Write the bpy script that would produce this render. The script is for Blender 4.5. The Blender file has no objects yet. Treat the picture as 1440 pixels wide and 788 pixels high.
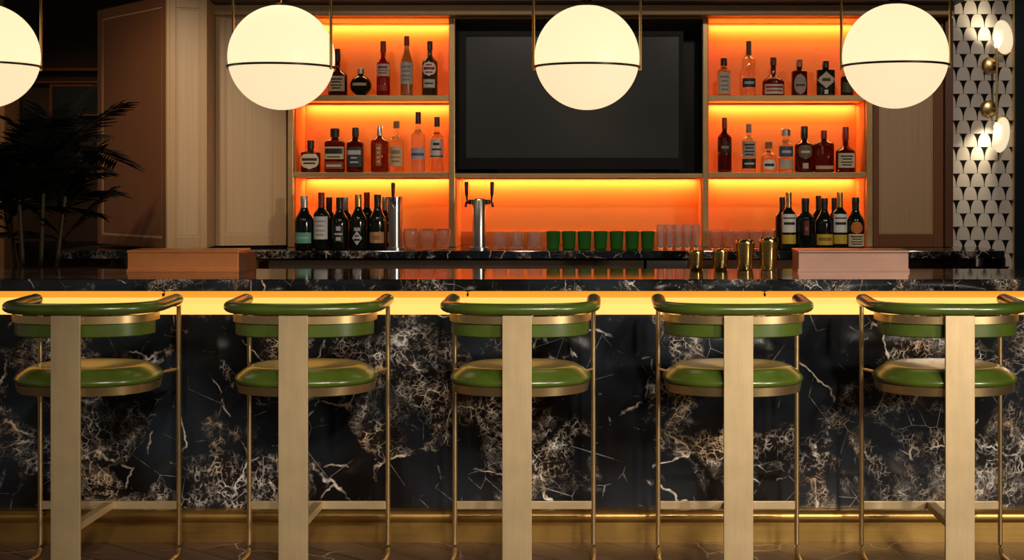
import bpy, bmesh, math, random
from mathutils import Vector, Matrix
random.seed(7)
SC = bpy.context.scene
COL = SC.collection

# ---------------------------------------------------------------- camera, world, lights, exposure
F = 1923.0            # focal length in pixels of the 1440 px frame
EYE = 1.395
VPX, VPY = 849.0, 260.0
cam_d = bpy.data.cameras.new('camera')
cam = bpy.data.objects.new('camera', cam_d); COL.objects.link(cam)
cam.location = (0, 0, EYE); cam.rotation_euler = (math.pi / 2, 0, 0)
cam_d.sensor_width = 36; cam_d.lens = F / 1440 * 36
cam_d.shift_x = (720 - VPX) / 1440; cam_d.shift_y = -(394 - VPY) / 1440
cam_d.clip_start = 0.05; cam_d.clip_end = 60
SC.camera = cam
SC.view_settings.view_transform = 'Standard'; SC.view_settings.look = 'None'
SC.view_settings.gamma = 1; SC.view_settings.exposure = 0.0
SC.view_settings.use_curve_mapping = False

wd = bpy.data.worlds.new('world'); SC.world = wd; wd.use_nodes = True
wb = wd.node_tree.nodes['Background']
wb.inputs[0].default_value = (1.0, 0.82, 0.66, 1); wb.inputs[1].default_value = 0.09


def spot(name, loc, target, watts, color, size, blend=0.6, radius=0.06):
    d = bpy.data.lights.new(name, 'SPOT'); d.energy = watts; d.color = color
    d.spot_size = math.radians(size); d.spot_blend = blend; d.shadow_soft_size = radius
    o = bpy.data.objects.new(name, d); COL.objects.link(o); o.location = loc
    o.rotation_euler = (Vector(target) - Vector(loc)).to_track_quat('-Z', 'Y').to_euler()
    return o


def area(name, loc, rot, sx, sy, watts, color):
    d = bpy.data.lights.new(name, 'AREA'); d.shape = 'RECTANGLE'; d.size = sx; d.size_y = sy
    d.energy = watts; d.color = color
    o = bpy.data.objects.new(name, d); COL.objects.link(o); o.location = loc; o.rotation_euler = rot
    return o


# ceiling spotlights of the room, on the guests' side of the bar
WARM = (1.0, 0.86, 0.69)
for sx, e in ((-1.85, 240), (-1.07, 300), (-0.30, 350), (0.46, 400), (1.23, 440)):
    spot('ceiling_spotlight', (sx + 1.35, 0.3, 2.8), (sx, 4.95, 0.42), e, WARM, 23, 0.55, 0.12)
# added unseen spot, guests' side right, for highlight streaks on brass and leather
spot('added_highlight_spot', (4.0, 0.6, 1.75), (0.2, 4.9, 0.05), 620, (1.0, 0.88, 0.72), 50, 1.0, 0.2)
# spotlights over the bar aisle
for sx, tx, e in ((-1.5, -1.2, 30), (-0.55, -0.4, 38), (0.75, 0.7, 44), (2.1, 1.9, 62)):
    spot('aisle_spotlight', (sx, 5.0, 2.86), (tx, 7.2, 1.35), e, (1.0, 0.84, 0.68), 66, 1.0, 0.07)
spot('cabinet_spotlight', (-2.0, 5.1, 2.8), (-2.25, 6.95, 1.65), 110, (1.0, 0.86, 0.68), 40, 1.0, 0.05)
spot('cabinet_spotlight', (-3.1, 5.6, 2.8), (-2.55, 7.2, 1.6), 22, (1.0, 0.62, 0.34), 60, 1.0, 0.05)
spot('plant_corner_spotlight', (-3.6, 8.2, 2.8), (-3.6, 9.3, 1.2), 26, (1.0, 0.55, 0.25), 80, 1.0, 0.05)


# ---------------------------------------------------------------- helpers
def W(px, py, D):
    """Point of the place seen at (px, py) and standing D metres away."""
    return Vector(((px - VPX) * D / F, D, EYE - (py - VPY) * D / F))


def X(px, D): return (px - VPX) * D / F
def Z(py, D): return EYE - (py - VPY) * D / F


def link(name, bm, mat, parent=None, smooth=None, bevel=0, mats=None):
    me = bpy.data.meshes.new(name)
    bmesh.ops.recalc_face_normals(bm, faces=bm.faces)
    bm.to_mesh(me); bm.free()
    for m in (mats or [mat]): me.materials.append(m)
    if smooth is not None:
        me.shade_smooth(); me.set_sharp_from_angle(angle=math.radians(smooth))
    o = bpy.data.objects.new(name, me); COL.objects.link(o)
    if parent: o.parent = parent
    if bevel:
        b = o.modifiers.new('bevel', 'BEVEL'); b.width = bevel; b.segments = 2; b.limit_method = 'ANGLE'
    return o


def empty(name, loc, rz=0):
    o = bpy.data.objects.new(name, None); COL.objects.link(o)
    o.location = loc; o.rotation_euler = (0, 0, rz); o.empty_display_size = 0.05
    return o


def tag(o, label=None, cat=None, group=None, kind=None):
    if label: o['label'] = label
    if cat: o['category'] = cat
    if group: o['group'] = group
    if kind: o['kind'] = kind
    return o


def copy_tree(o, parent=None):
    c = o.copy(); COL.objects.link(c)
    if parent: c.parent = parent
    for ch in list(o.children): copy_tree(ch, c)
    return c


def box(bm, x0, x1, y0, y1, z0, z1, mi=0):
    vs = [bm.verts.new((x, y, z)) for z in (z0, z1) for (x, y) in ((x0, y0), (x1, y0), (x1, y1), (x0, y1))]
    for q in ((0, 3, 2, 1), (4, 5, 6, 7), (0, 1, 5, 4), (1, 2, 6, 5), (2, 3, 7, 6), (3, 0, 4, 7)):
        f = bm.faces.new([vs[i] for i in q]); f.material_index = mi


def B(*a):
    bm = bmesh.new(); box(bm, *a); return bm


def prism(bm, pts, z0, z1):
    lo = [bm.verts.new((p[0], p[1], z0)) for p in pts]; hi = [bm.verts.new((p[0], p[1], z1)) for p in pts]
    n = len(pts)
    bm.faces.new(lo[::-1]); bm.faces.new(hi)
    for i in range(n): bm.faces.new((lo[i], lo[(i + 1) % n], hi[(i + 1) % n], hi[i]))


def lathe(bm, prof, seg=28, c=(0, 0, 0), n=2.0, ry=1.0, close=True, mi=0):
    """prof: (z, r) from bottom to top; n > 2 squares the plan off."""
    rings = []
    for z, r in prof:
        ring = []
        for k in range(seg):
            a = 2 * math.pi * (k + .5) / seg
            ca, sa = math.cos(a), math.sin(a)
            s = (abs(ca) ** n + abs(sa) ** n) ** (-1 / n)
            ring.append(bm.verts.new((c[0] + r * s * ca, c[1] + r * s * sa * ry, c[2] + z)))
        rings.append(ring)
    for a, b in zip(rings, rings[1:]):
        for k in range(seg):
            f = bm.faces.new((a[k], a[(k + 1) % seg], b[(k + 1) % seg], b[k])); f.material_index = mi
    if close:
        for ring in (rings[0][::-1], rings[-1]):
            f = bm.faces.new(ring); f.material_index = mi
    return bm


def sweep(bm, path, sect, closed=False, up=Vector((0, 0, 1)), scales=None):
    """sect: (side, up) offsets swept along path points."""
    P = [Vector(p) for p in path]; n = len(P); rings = []
    for i, p in enumerate(P):
        t = (P[min(i + 1, n - 1)] - P[max(i - 1, 0)]).normalized()
        u = up if abs(t.dot(up)) < .95 else Vector((0, 1, 0))
        s = t.cross(u).normalized(); v = s.cross(t).normalized()
        k = scales[i] if scales else 1
        rings.append([bm.verts.new(p + s * a * k + v * b * k) for a, b in sect])
    m = len(sect)
    for a, b in zip(rings, rings[1:]):
        for k in range(m): bm.faces.new((a[k], a[(k + 1) % m], b[(k + 1) % m], b[k]))
    bm.faces.new(rings[0][::-1]); bm.faces.new(rings[-1])
    return bm


def circ(r, n=12, ry=None):
    return [(r * math.cos(2 * math.pi * k / n), (ry or r) * math.sin(2 * math.pi * k / n)) for k in range(n)]


def rect(w, h): return [(-w / 2, -h / 2), (w / 2, -h / 2), (w / 2, h / 2), (-w / 2, h / 2)]


def tube(path, r, n=12):
    return sweep(bmesh.new(), path, circ(r, n))


def arc(fn, a0, a1, n):
    return [fn(a0 + (a1 - a0) * k / n) for k in range(n + 1)]


# ---------------------------------------------------------------- materials
def new_mat(name):
    m = bpy.data.materials.new(name); m.use_nodes = True
    nt = m.node_tree
    return m, nt, nt.nodes['Principled BSDF']


def pbr(name, col, rough=.5, metal=0, trans=0, coat=0, emit=None, strength=0, ior=1.45, noise=0, nscale=30, aniso=0, spec=.5):
    m, nt, p = new_mat(name)
    p.inputs['Base Color'].default_value = (*col, 1); p.inputs['Roughness'].default_value = rough
    p.inputs['Metallic'].default_value = metal; p.inputs['Transmission Weight'].default_value = trans
    p.inputs['Coat Weight'].default_value = coat; p.inputs['IOR'].default_value = ior
    p.inputs['Coat Roughness'].default_value = .06
    p.inputs['Specular IOR Level'].default_value = spec
    p.inputs['Anisotropic'].default_value = aniso
    if emit:
        p.inputs['Emission Color'].default_value = (*emit, 1); p.inputs['Emission Strength'].default_value = strength
    if noise:
        tc = nt.nodes.new('ShaderNodeTexCoord'); no = nt.nodes.new('ShaderNodeTexNoise')
        no.inputs['Scale'].default_value = nscale; no.inputs['Detail'].default_value = 4
        nt.links.new(tc.outputs['Object'], no.inputs['Vector'])
        mx = nt.nodes.new('ShaderNodeMix'); mx.data_type = 'RGBA'
        mx.inputs[6].default_value = (*[c * (1 - noise) for c in col], 1); mx.inputs[7].default_value = (*[min(1, c * (1 + noise)) for c in col], 1)
        nt.links.new(no.outputs['Fac'], mx.inputs[0]); nt.links.new(mx.outputs[2], p.inputs['Base Color'])
    return m


class G:
    """tiny node graph writer"""
    def __init__(s, nt): s.nt = nt
    def n(s, t, **kw):
        x = s.nt.nodes.new(t)
        for k, v in kw.items(): setattr(x, k, v)
        return x
    def put(s, sock, v):
        if isinstance(v, bpy.types.NodeSocket): s.nt.links.new(v, sock)
        else: sock.default_value = v
    def m(s, op, a, b=0.0, c=0.0):
        x = s.n('ShaderNodeMath', operation=op)
        s.put(x.inputs[0], a); s.put(x.inputs[1], b); s.put(x.inputs[2], c)
        return x.outputs[0]
    def vm(s, op, a, b):
        x = s.n('ShaderNodeVectorMath', operation=op); s.put(x.inputs[0], a); s.put(x.inputs[1], b); return x.outputs[0]
    def noise(s, vec, scale, detail=4, rough=.5, dist=0):
        x = s.n('ShaderNodeTexNoise'); s.put(x.inputs['Vector'], vec); x.inputs['Scale'].default_value = scale
        x.inputs['Detail'].default_value = detail; x.inputs['Roughness'].default_value = rough; x.inputs['Distortion'].default_value = dist
        return x
    def ramp(s, v, lo, hi):
        x = s.n('ShaderNodeMapRange'); s.put(x.inputs[0], v); x.inputs[1].default_value = lo; x.inputs[2].default_value = hi
        return x.outputs[0]
    def mix(s, f, a, b):
        x = s.n('ShaderNodeMix', data_type='RGBA'); s.put(x.inputs[0], f)
        for i, v in ((6, a), (7, b)):
            if isinstance(v, tuple): v = (*v, 1)
            s.put(x.inputs[i], v)
        return x.outputs[2]
    def obj(s): return s.n('ShaderNodeTexCoord').outputs['Object']
    def scale(s, v, k):
        x = s.n('ShaderNodeMapping'); s.put(x.inputs[0], v); x.inputs['Scale'].default_value = k; return x.outputs[0]


def marble(name, dense=0.0, rough=.12, kscale=1.0):
    m, nt, p = new_mat(name); g = G(nt)
    co = g.scale(g.obj(), (kscale, kscale, kscale))
    wob = g.noise(co, 2.6, 5, .55).outputs['Color']
    wob2 = g.noise(co, 16, 2, .5).outputs['Color']
    v1 = g.vm('ADD', co, g.vm('MULTIPLY', g.vm('SUBTRACT', wob, (.5, .5, .5)), (.24, .24, .24)))
    v1 = g.vm('ADD', v1, g.vm('MULTIPLY', g.vm('SUBTRACT', wob2, (.5, .5, .5)), (.035, .035, .035)))
    # crackle veins in clusters
    def cells(scale, w, v=v1):
        x = g.n('ShaderNodeTexVoronoi', feature='DISTANCE_TO_EDGE'); g.put(x.inputs['Vector'], v)
        x.inputs['Scale'].default_value = scale
        return g.m('SUBTRACT', 1.0, g.ramp(x.outputs['Distance'], w * .2, w))
    cl = g.noise(g.vm('ADD', co, (3.1, 1.7, .4)), 2.4, 4, .6, .5).outputs['Fac']
    mask = g.ramp(cl, .50 - dense, .60 - dense)
    def broken(off, sc, lo, hi):
        return g.ramp(g.noise(g.vm('ADD', co, off), sc, 4, .7).outputs['Fac'], lo - dense, hi - dense)
    fine = g.m('MULTIPLY', g.m('MULTIPLY', cells(23, .062), mask), broken((9, 4, 2), 13, .47, .63))
    fine2 = g.m('MULTIPLY', g.m('MULTIPLY', cells(50, .15), mask), broken((2, 8, 6), 24, .47, .62))
    fine3 = g.m('MULTIPLY', g.m('MULTIPLY', cells(105, .3), mask), broken((5, 1, 3), 9, .50, .62))
    blot = g.m('MULTIPLY', g.ramp(g.noise(v1, 26, 4, .75).outputs['Fac'], .66, .72), mask)
    big = g.m('MULTIPLY', cells(3.3, .015), broken((1, 7, 5), 4.2, .50, .60))
    hair = g.m('MULTIPLY', g.m('MULTIPLY', cells(6.5, .008, co), .5), broken((4, 2, 9), 5.0, .50, .62))
    vein = g.m('MINIMUM', 1.0, g.m('ADD', g.m('ADD', g.m('MULTIPLY', fine, 1.1), g.m('MULTIPLY', blot, .55)), g.m('ADD', g.m('ADD', g.m('MULTIPLY', fine2, .75), g.m('MULTIPLY', fine3, .3)), g.m('ADD', big, hair))))
    base = g.mix(g.ramp(g.noise(co, 1.7, 3).outputs['Fac'], .40, .62), (.006, .005, .005), (.018, .024, .033))
    base = g.mix(g.m('MULTIPLY', mask, .35), base, (.032, .020, .014))
    tint = g.mix(g.ramp(g.noise(co, 6.0, 2).outputs['Fac'], .4, .62), (.85, .81, .75), (.68, .50, .34))
    g.put(p.inputs['Base Color'], g.mix(vein, base, tint))
    p.inputs['Roughness'].default_value = rough
    return m


def oak(name, light, dark, rough=.45, sx=90, sz=2.0):
    m, nt, p = new_mat(name); g = G(nt)
    co = g.obj()
    fine = g.noise(g.scale(co, (sx * 2.2, sx * 2.2, sz)), 1.6, 4, .6).outputs['Fac']
    wide = g.noise(g.scale(co, (9, 9, .6)), 1.3, 3, .5).outputs['Fac']
    f = g.m('ADD', g.m('MULTIPLY', g.ramp(fine, .2, .8), .5), g.m('MULTIPLY', g.ramp(wide, .2, .8), .5))
    g.put(p.inputs['Base Color'], g.mix(f, dark, light))
    p.inputs['Roughness'].default_value = rough
    return m


def cane(name):
    m, nt, p = new_mat(name); g = G(nt)
    co = g.obj()
    sep = g.n('ShaderNodeSeparateXYZ'); g.put(sep.inputs[0], co)
    a = g.m('SINE', g.m('MULTIPLY', g.m('ADD', sep.outputs[0], sep.outputs[1]), 900))
    b = g.m('SINE', g.m('MULTIPLY', sep.outputs[2], 700))
    w = g.ramp(g.m('MULTIPLY', a, b), -1, 1)
    st = g.noise(g.scale(co, (130, 130, 1.2)), 1.2, 3).outputs['Fac']
    f = g.m('ADD', g.m('MULTIPLY', w, .35), g.m('MULTIPLY', g.ramp(st, .3, .7), .65))
    g.put(p.inputs['Base Color'], g.mix(f, (.42, .268, .142), (.50, .335, .185)))
    p.inputs['Roughness'].default_value = .42
    return m


def brushed(name, col, rough=.36, sx=3, sz=160, metal=.85, vary=.25):
    m, nt, p = new_mat(name); g = G(nt)
    co = g.obj()
    st = g.noise(g.scale(co, (sx, sx, sz)), 1.0, 3, .6).outputs['Fac']
    cloud = g.noise(co, 9, 4, .6).outputs['Fac']
    f = g.m('ADD', g.m('MULTIPLY', st, .4), g.m('MULTIPLY', cloud, .6))
    g.put(p.inputs['Base Color'], g.mix(g.ramp(f, .3, .7), tuple(c * (1 - vary) for c in col), tuple(min(1, c * (1 + vary * .6)) for c in col)))
    p.inputs['Roughness'].default_value = rough; p.inputs['Metallic'].default_value = metal
    return m


def leather(name, col):
    m, nt, p = new_mat(name); g = G(nt)
    no = g.noise(g.obj(), 260, 3)
    bp = g.n('ShaderNodeBump'); bp.inputs['Strength'].default_value = .06; bp.inputs['Distance'].default_value = .002
    g.put(bp.inputs['Height'], no.outputs['Fac']); g.put(p.inputs['Normal'], bp.outputs[0])
    g.put(p.inputs['Base Color'], g.mix(g.ramp(g.noise(g.obj(), 11, 3).outputs['Fac'], .35, .65), tuple(c * .85 for c in col), tuple(c * 1.12 for c in col)))
    p.inputs['Roughness'].default_value = .30; p.inputs['Coat Weight'].default_value = .8; p.inputs['Coat Roughness'].default_value = .24
    return m


def scale_tile(name, px0, row_z, pitch, rowh):
    """Rows of pale rounded tiles, half a tile staggered, with dark wedges between them."""
    m, nt, p = new_mat(name); g = G(nt)
    sep = g.n('ShaderNodeSeparateXYZ'); g.put(sep.inputs[0], g.obj())
    u0 = g.m('DIVIDE', g.m('SUBTRACT', sep.outputs[0], px0), pitch)
    v0 = g.m('DIVIDE', g.m('SUBTRACT', sep.outputs[2], row_z), rowh)
    row = g.m('FLOOR', v0); v = g.m('SUBTRACT', v0, row)
    off = g.m('MULTIPLY', g.m('MODULO', g.m('ADD', row, 200), 2.0), .5)
    uu = g.m('ADD', g.m('ADD', u0, off), 200.0)
    col = g.m('FLOOR', uu)
    d = g.m('ABSOLUTE', g.m('SUBTRACT', g.m('SUBTRACT', uu, col), .5))     # 0 at the tile's axis
    half = g.m('MULTIPLY', .478, g.m('SQRT', g.m('SUBTRACT', 1.0, g.m('POWER', g.m('MULTIPLY', g.m('MAXIMUM', g.m('DIVIDE', g.m('SUBTRACT', v, .08), .92), 0.0), .915), 2.0))))
    edge = g.ramp(g.m('SUBTRACT', half, d), -.015, .015)
    grout = g.ramp(g.m('MINIMUM', v, g.m('SUBTRACT', 1.0, v)), .0, .05)
    cellv = g.n('ShaderNodeTexWhiteNoise', noise_dimensions='2D')
    cmb = g.n('ShaderNodeCombineXYZ'); g.put(cmb.inputs[0], col); g.put(cmb.inputs[1], row); g.put(cellv.inputs['Vector'], cmb.outputs[0])
    pale = g.mix(cellv.outputs['Value'], (.60, .55, .52), (.72, .67, .63))
    pale = g.mix(g.m('MULTIPLY', g.m('SUBTRACT', 1.0, grout), .4), pale, (.25, .22, .2))
    g.put(p.inputs['Base Color'], g.mix(edge, (.006, .0055, .005), pale))
    g.put(p.inputs['Roughness'], g.m('SUBTRACT', .8, g.m('MULTIPLY', edge, .4))); g.put(p.inputs['Specular IOR Level'], g.m('ADD', .12, g.m('MULTIPLY', edge, .38)))
    return m


def floor_mat():
    m, nt, p = new_mat('brown_stone_floor'); g = G(nt)
    co = g.obj()
    rot = g.n('ShaderNodeMapping'); g.put(rot.inputs[0], co); rot.inputs['Rotation'].default_value = (0, 0, math.radians(38))
    br = g.n('ShaderNodeTexBrick'); g.put(br.inputs['Vector'], rot.outputs[0])
    br.inputs['Scale'].default_value = 1.0; br.inputs['Brick Width'].default_value = 1.1; br.inputs['Row Height'].default_value = .15
    br.inputs['Mortar Size'].default_value = .006
    br.inputs['Color1'].default_value = (.13, .075, .048, 1); br.inputs['Color2'].default_value = (.07, .039, .025, 1); br.inputs['Mortar'].default_value = (.02, .011, .007, 1)
    gr = g.noise(g.scale(rot.outputs[0], (3, 45, 3)), 1.4, 4, .6).outputs['Fac']
    c = g.mix(g.m('MULTIPLY', g.ramp(gr, .35, .65), .55), br.outputs['Color'], (.16, .10, .066))
    vx = g.n('ShaderNodeTexVoronoi', feature='DISTANCE_TO_EDGE')
    g.put(vx.inputs['Vector'], g.vm('ADD', co, g.vm('MULTIPLY', g.noise(co, 4, 3).outputs['Color'], (.2, .2, .2)))); vx.inputs['Scale'].default_value = 2.6
    ve = g.m('MULTIPLY', g.m('SUBTRACT', 1.0, g.ramp(vx.outputs['Distance'], .002, .012)), g.ramp(g.noise(co, 2.2, 2).outputs['Fac'], .5, .62))
    g.put(p.inputs['Base Color'], g.mix(g.m('MULTIPLY', ve, .8), c, (.55, .42, .3)))
    p.inputs['Roughness'].default_value = .5; p.inputs['Specular IOR Level'].default_value = .35
    return m


M = {}
M['marble'] = marble('black_marble_gold_veins')
M['marble_top'] = marble('polished_black_marble', dense=-.005, rough=.07, kscale=2.2)
M['brass'] = pbr('satin_brass', (.80, .58, .29), .30, .95, noise=.12, nscale=20)
M['brass_plate'] = brushed('brushed_brass_plate', (.62, .47, .27), .46, 60, 3, .62, .16)
M['brass_kick'] = brushed('brass_kickboard', (.62, .38, .11), .32, 2, 120, .9, .2)
M['brass_pendant'] = pbr('dark_brass', (.42, .26, .10), .28, 1)
M['ring'] = pbr('blackened_brass', (.05, .04, .025), .35, 1)
M['leather'] = leather('olive_green_leather', (.066, .105, .011))
M['fascia'] = pbr('amber_panel_painted_wash', (.35, .18, .05), .4, emit=(1.0, .50, .115), strength=1.42)  # LED wash over the fascia painted as the panel's own emission
M['fascia_falloff'] = pbr('amber_glow_falloff', (.4, .16, .02), .4, emit=(1.0, .37, .03), strength=.95)  # weaker orange emission paints the glow fading out at the fascia's top
M['opal'] = pbr('lit_opal_glass', (.5, .45, .35), .35, emit=(1.0, .88, .52), strength=1.02)
M['opal_falloff'] = pbr('lit_opal_glass_glow_falloff', (.5, .42, .32), .35, emit=(1.0, .79, .48), strength=.98)  # dimmer, peachier emission paints the globe's glow falling off below
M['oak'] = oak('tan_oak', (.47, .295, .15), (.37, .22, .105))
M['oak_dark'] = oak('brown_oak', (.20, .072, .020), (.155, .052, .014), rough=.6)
M['oak_red'] = oak('red_brown_walnut', (.15, .055, .022), (.085, .03, .012))
M['cane'] = cane('woven_cane')
M['shelf'] = brushed('bronze_shelf_edge', (.55, .36, .17), .35, 2, 90, .6, .15)
M['orange'] = pbr('orange_lacquer_back', (.90, .235, .045), .42, noise=.05, nscale=3)
M['splash'] = pbr('amber_splashback', (.50, .13, .025), .25)
M['black'] = pbr('matt_black', (.006, .006, .007), .4, spec=.3)
M['bezel'] = pbr('black_plastic', (.004, .004, .0045), .45, spec=.2)
M['screen'] = pbr('dark_grey_screen', (.030, .031, .034), .3)
M['plaster_dark'] = pbr('dark_plaster', (.055, .036, .026), .7, noise=.2, nscale=5)
M['ceiling'] = pbr('dark_red_brown_ceiling', (.06, .034, .026), .5, noise=.15, nscale=4)
M['floor'] = floor_mat()
M['steel'] = brushed('brushed_steel', (.60, .58, .55), .25, 60, 2, 1, .12)
M['steel_dark'] = brushed('dark_bronze_rail', (.17, .12, .085), .4, 2, 90, .7, .2)
M['copper'] = brushed('brushed_copper', (.90, .33, .11), .36, 2, 120, .45, .15)
M['copper_pale'] = brushed('pale_rose_copper', (.46, .26, .195), .38, 2, 120, .45, .15)
M['black_grip'] = pbr('black_grip', (.015, .012, .010), .3)
M['gold'] = pbr('polished_gold', (.90, .60, .20), .16, 1)
M['blue_panel'] = pbr('dark_blue_panel', (.012, .02, .028), .25)
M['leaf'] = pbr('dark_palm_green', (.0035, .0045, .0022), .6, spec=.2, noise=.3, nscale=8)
M['palm_stem'] = pbr('palm_stem', (.05, .035, .014), .5)
M['pot'] = pbr('dark_planter', (.03, .025, .02), .5)


# ---------------------------------------------------------------- the setting
def struct(name, bm, m, **kw):
    o = link(name, bm, m, **kw); o['kind'] = 'structure'; return o


XL, XR = -5.2, 2.75
struct('floor', B(XL, 4.2, -2.6, 9.8, -.06, 0), M['floor'])
struct('ceiling', B(XL, 4.2, -2.6, 9.8, 2.92, 3.0), M['ceiling'])
struct('wall_back', B(XL, XR, 9.6, 9.75, 0, 2.92), M['plaster_dark'])
struct('wall_right', B(XR, XR + .12, 4.0, 9.6, 0, 2.92), M['plaster_dark'])
# tile wall right of the shelves
DT = 7.42
TP = 19.8 * DT / F
M['tile'] = scale_tile('staggered_scale_tiles', X(1364.5, DT) + TP / 2, Z(244.2, DT), TP, 18.7 * DT / F)
struct('wall_tiled', B(X(1338, DT), XR, DT, DT + .15, 0, 2.92), M['tile'])
struct('trim_1', B(X(1433.5, 7.3), X(1452, 7.3), 7.385, 7.42, 0, 2.92), M['blue_panel'], bevel=.006)
struct('trim_2', B(X(1432.2, 7.3), X(1433.5, 7.3), 7.385, 7.42, 0, 2.92), M['brass'])
# bulkhead above the shelving, and its crown mouldings
zt = Z(10.5, 7.2)
struct('wall_bulkhead', B(X(288, 7.25), X(1340, 7.25), 7.02, 7.72, zt + .012, 2.92), M['ceiling'])
struct('trim_3', B(X(288, 7.2), X(1340, 7.2), 7.16, 7.72, Z(22.5, 7.2), zt + .010), M['oak'], bevel=.006)
# far wall at the left: picture rail, dark glazed hatch, lit column
D9 = 9.55
struct('trim_4', B(XL, X(150, D9), D9 - .03, 9.6, Z(100, D9), Z(96, D9)), M['oak_dark'])
struct('trim_5', B(XL, X(150, D9), D9 - .01, 9.6, Z(117, D9), Z(114, D9)), M['oak_dark'])
wn = struct('window_1', B(X(72, D9), X(146, D9), D9 - .03, 9.6, Z(163, D9), Z(119, D9)), M['oak_dark'])
link('pane', B(X(76, D9), X(142, D9), D9 - .035, D9 - .028, Z(160, D9), Z(122, D9)), M['blue_panel'], wn)
struct('column_timber', B(X(-14, 9.2), X(15, 9.2), 9.1, 9.35, 0, 2.92), M['oak'], bevel=.01)
struct('trim_6', B(XL, X(150, 9.3), 9.28, 9.6, Z(350, 9.3), Z(342, 9.3)), M['black'])

# ---------------------------------------------------------------- bar front
BF0, BF1 = -3.55, 2.68
bf = empty('bar_counter', (0, 5.38, 0))
tag(bf, 'long bar front of black marble with pale veins, glowing amber strip and brass kickboard', 'bar front')


def part(name, bm, m, parent, **kw):
    """mesh given in world coordinates, parented to a placed Empty"""
    o = link(name, bm, m, parent, **kw)
    o.matrix_parent_inverse = Matrix.Translation(-parent.location) if parent.rotation_euler.z == 0 else (Matrix.Translation(parent.location) @ Matrix.Rotation(parent.rotation_euler.z, 4, 'Z')).inverted()
    return o


zf = Z(443, 5.37)
part('carcass', B(BF0, BF1, 5.40, 5.84, 0, .986), M['black'], bf)
part('marble_panel', B(BF0, BF1, 5.38, 5.40, .09, zf), M['marble'], bf)
part('fascia_glow', B(BF0, BF1, 5.375, 5.40, zf + .001, Z(419, 5.37)), M['fascia'], bf)
part('fascia_glow_falloff', B(BF0, BF1, 5.374, 5.40, Z(419, 5.37) + .0005, .986), M['fascia_falloff'], bf)
part('kickboard', B(BF0, BF1, 5.335, 5.40, 0.0, .078), M['brass_kick'], bf)
bm = bmesh.new()
prof = [(5.378, .124), (5.352, .124)] + arc(lambda a: (5.345 - .027 * math.sin(a), .099 + .025 * math.cos(a)), 0, math.pi, 10) + [(5.378, .074)]
lo = [bm.verts.new((BF0, y, z)) for y, z in prof]; hi = [bm.verts.new((BF1, y, z)) for y, z in prof]
for i in range(len(prof)):
    j = (i + 1) % len(prof); bm.faces.new((lo[i], lo[j], hi[j], hi[i]))
bm.faces.new(lo[::-1]); bm.faces.new(hi)
part('toe_moulding', bm, M['brass_kick'], bf, smooth=40)

bt = link('countertop', B(BF0 - .04, BF1 + .02, 5.2, 5.86, .990, 1.035), M['marble_top'], bevel=.004)
tag(bt, 'polished black marble bar top with white flecks along its front edge', 'bar top')

# bag hooks under the bar top
for px, lab in ((231, 'small dark bag hook under the bar top near the end with the palm'),
                (658, 'small dark bag hook under the bar top below the twin tap tower'),
                (1075, 'small dark bag hook under the bar top below the gold tumblers')):
    h = empty('bag_hook', (X(px, 5.27), 5.27, .990)); tag(h, lab, 'hook', 'bag hooks under the bar top')
    link('hook_plate', lathe(bmesh.new(), [(-.006, .010), (0, .010)], 14), M['ring'], h)
    link('hook', tube([(0, 0, -.004), (0, 0, -.014), (0, -.006, -.022), (0, -.014, -.022), (0, -.018, -.014)], .0035, 8), M['ring'], h, smooth=60)

# ---------------------------------------------------------------- back counter
zc = Z(353, 6.9)          # its top
bc = empty('back_counter', (0, 6.9, 0)); tag(bc, 'black marble back counter under the glowing shelves', 'counter')
part('worktop', B(X(70, 6.9), X(1413, 6.9), 6.9, 7.70, Z(364, 6.9), zc), M['marble_top'], bc, bevel=.003)
part('base_cabinet', B(X(345, 7.0), X(1338, 7.0), 7.02, 7.68, .1, Z(364, 6.9) - .001), M['oak_dark'], bc)
part('front_rail', B(X(378, 6.95), X(905, 6.95), 6.94, 7.02, Z(379, 6.95), Z(366, 6.95)), M['steel_dark'], bc, bevel=.003)
part('front_rail', B(X(909, 6.95), X(966, 6.95), 6.94, 7.02, Z(379, 6.95), Z(366, 6.95)), M['steel'], bc, bevel=.003)
part('plinth', B(X(345, 7.0), X(1338, 7.0), 7.08, 7.6, 0, .1), M['black'], bc)
part('bracket', B(X(1400, 7.1), X(1406, 7.1), 7.0, 7.41, .75, Z(364, 6.9) - .001), M['black'], bc)

# ---------------------------------------------------------------- lit shelving
DS, DB = 7.30, 7.56
su = empty('shelving_unit', (0, DS, zc)); tag(su, 'bronze framed back bar shelving with glowing orange panels around a dark screen', 'shelves')
ztop = Z(25, DS)
# the four uprights
UP = [(405, 413), (631.5, 640), (988, 996), (1218, 1227)]
for a, b in UP:
    part('upright', B(X(a, DS), X(b, DS), DS - .012, DB + .04, zc + .001, ztop), M['shelf'], su, bevel=.003)
part('top_rail', B(X(405, DS), X(1227, DS), DS - .012, DB + .04, ztop + .001, Z(22.6, 7.2) - .002), M['shelf'], su)
BAYS = {'L': (413, 631.5), 'C': (640, 988), 'R': (996, 1218)}
SH1 = (Z(134, DS), Z(142, DS)); SH2 = (Z(242.5, DS), Z(249.5, DS))
for k in 'LR':
    a, b = BAYS[k]; x0, x1 = X(a, DS), X(b, DS)
    for (zt_, zb_) in (SH1, SH2):
        part('shelf', B(x0, x1, DS - .006, DB, zb_, zt_), M['shelf'], su, bevel=.002)
    part('back_panel', B(x0, x1, DB + .001, DB + .02, zc + .001, ztop), M['orange'], su)
    for side in ((x0, x0 + .004), (x1 - .004, x1)):
        part('side_lining', B(side[0], side[1], DS + .03, DB, zc + .001, ztop), M['orange'], su)
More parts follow.
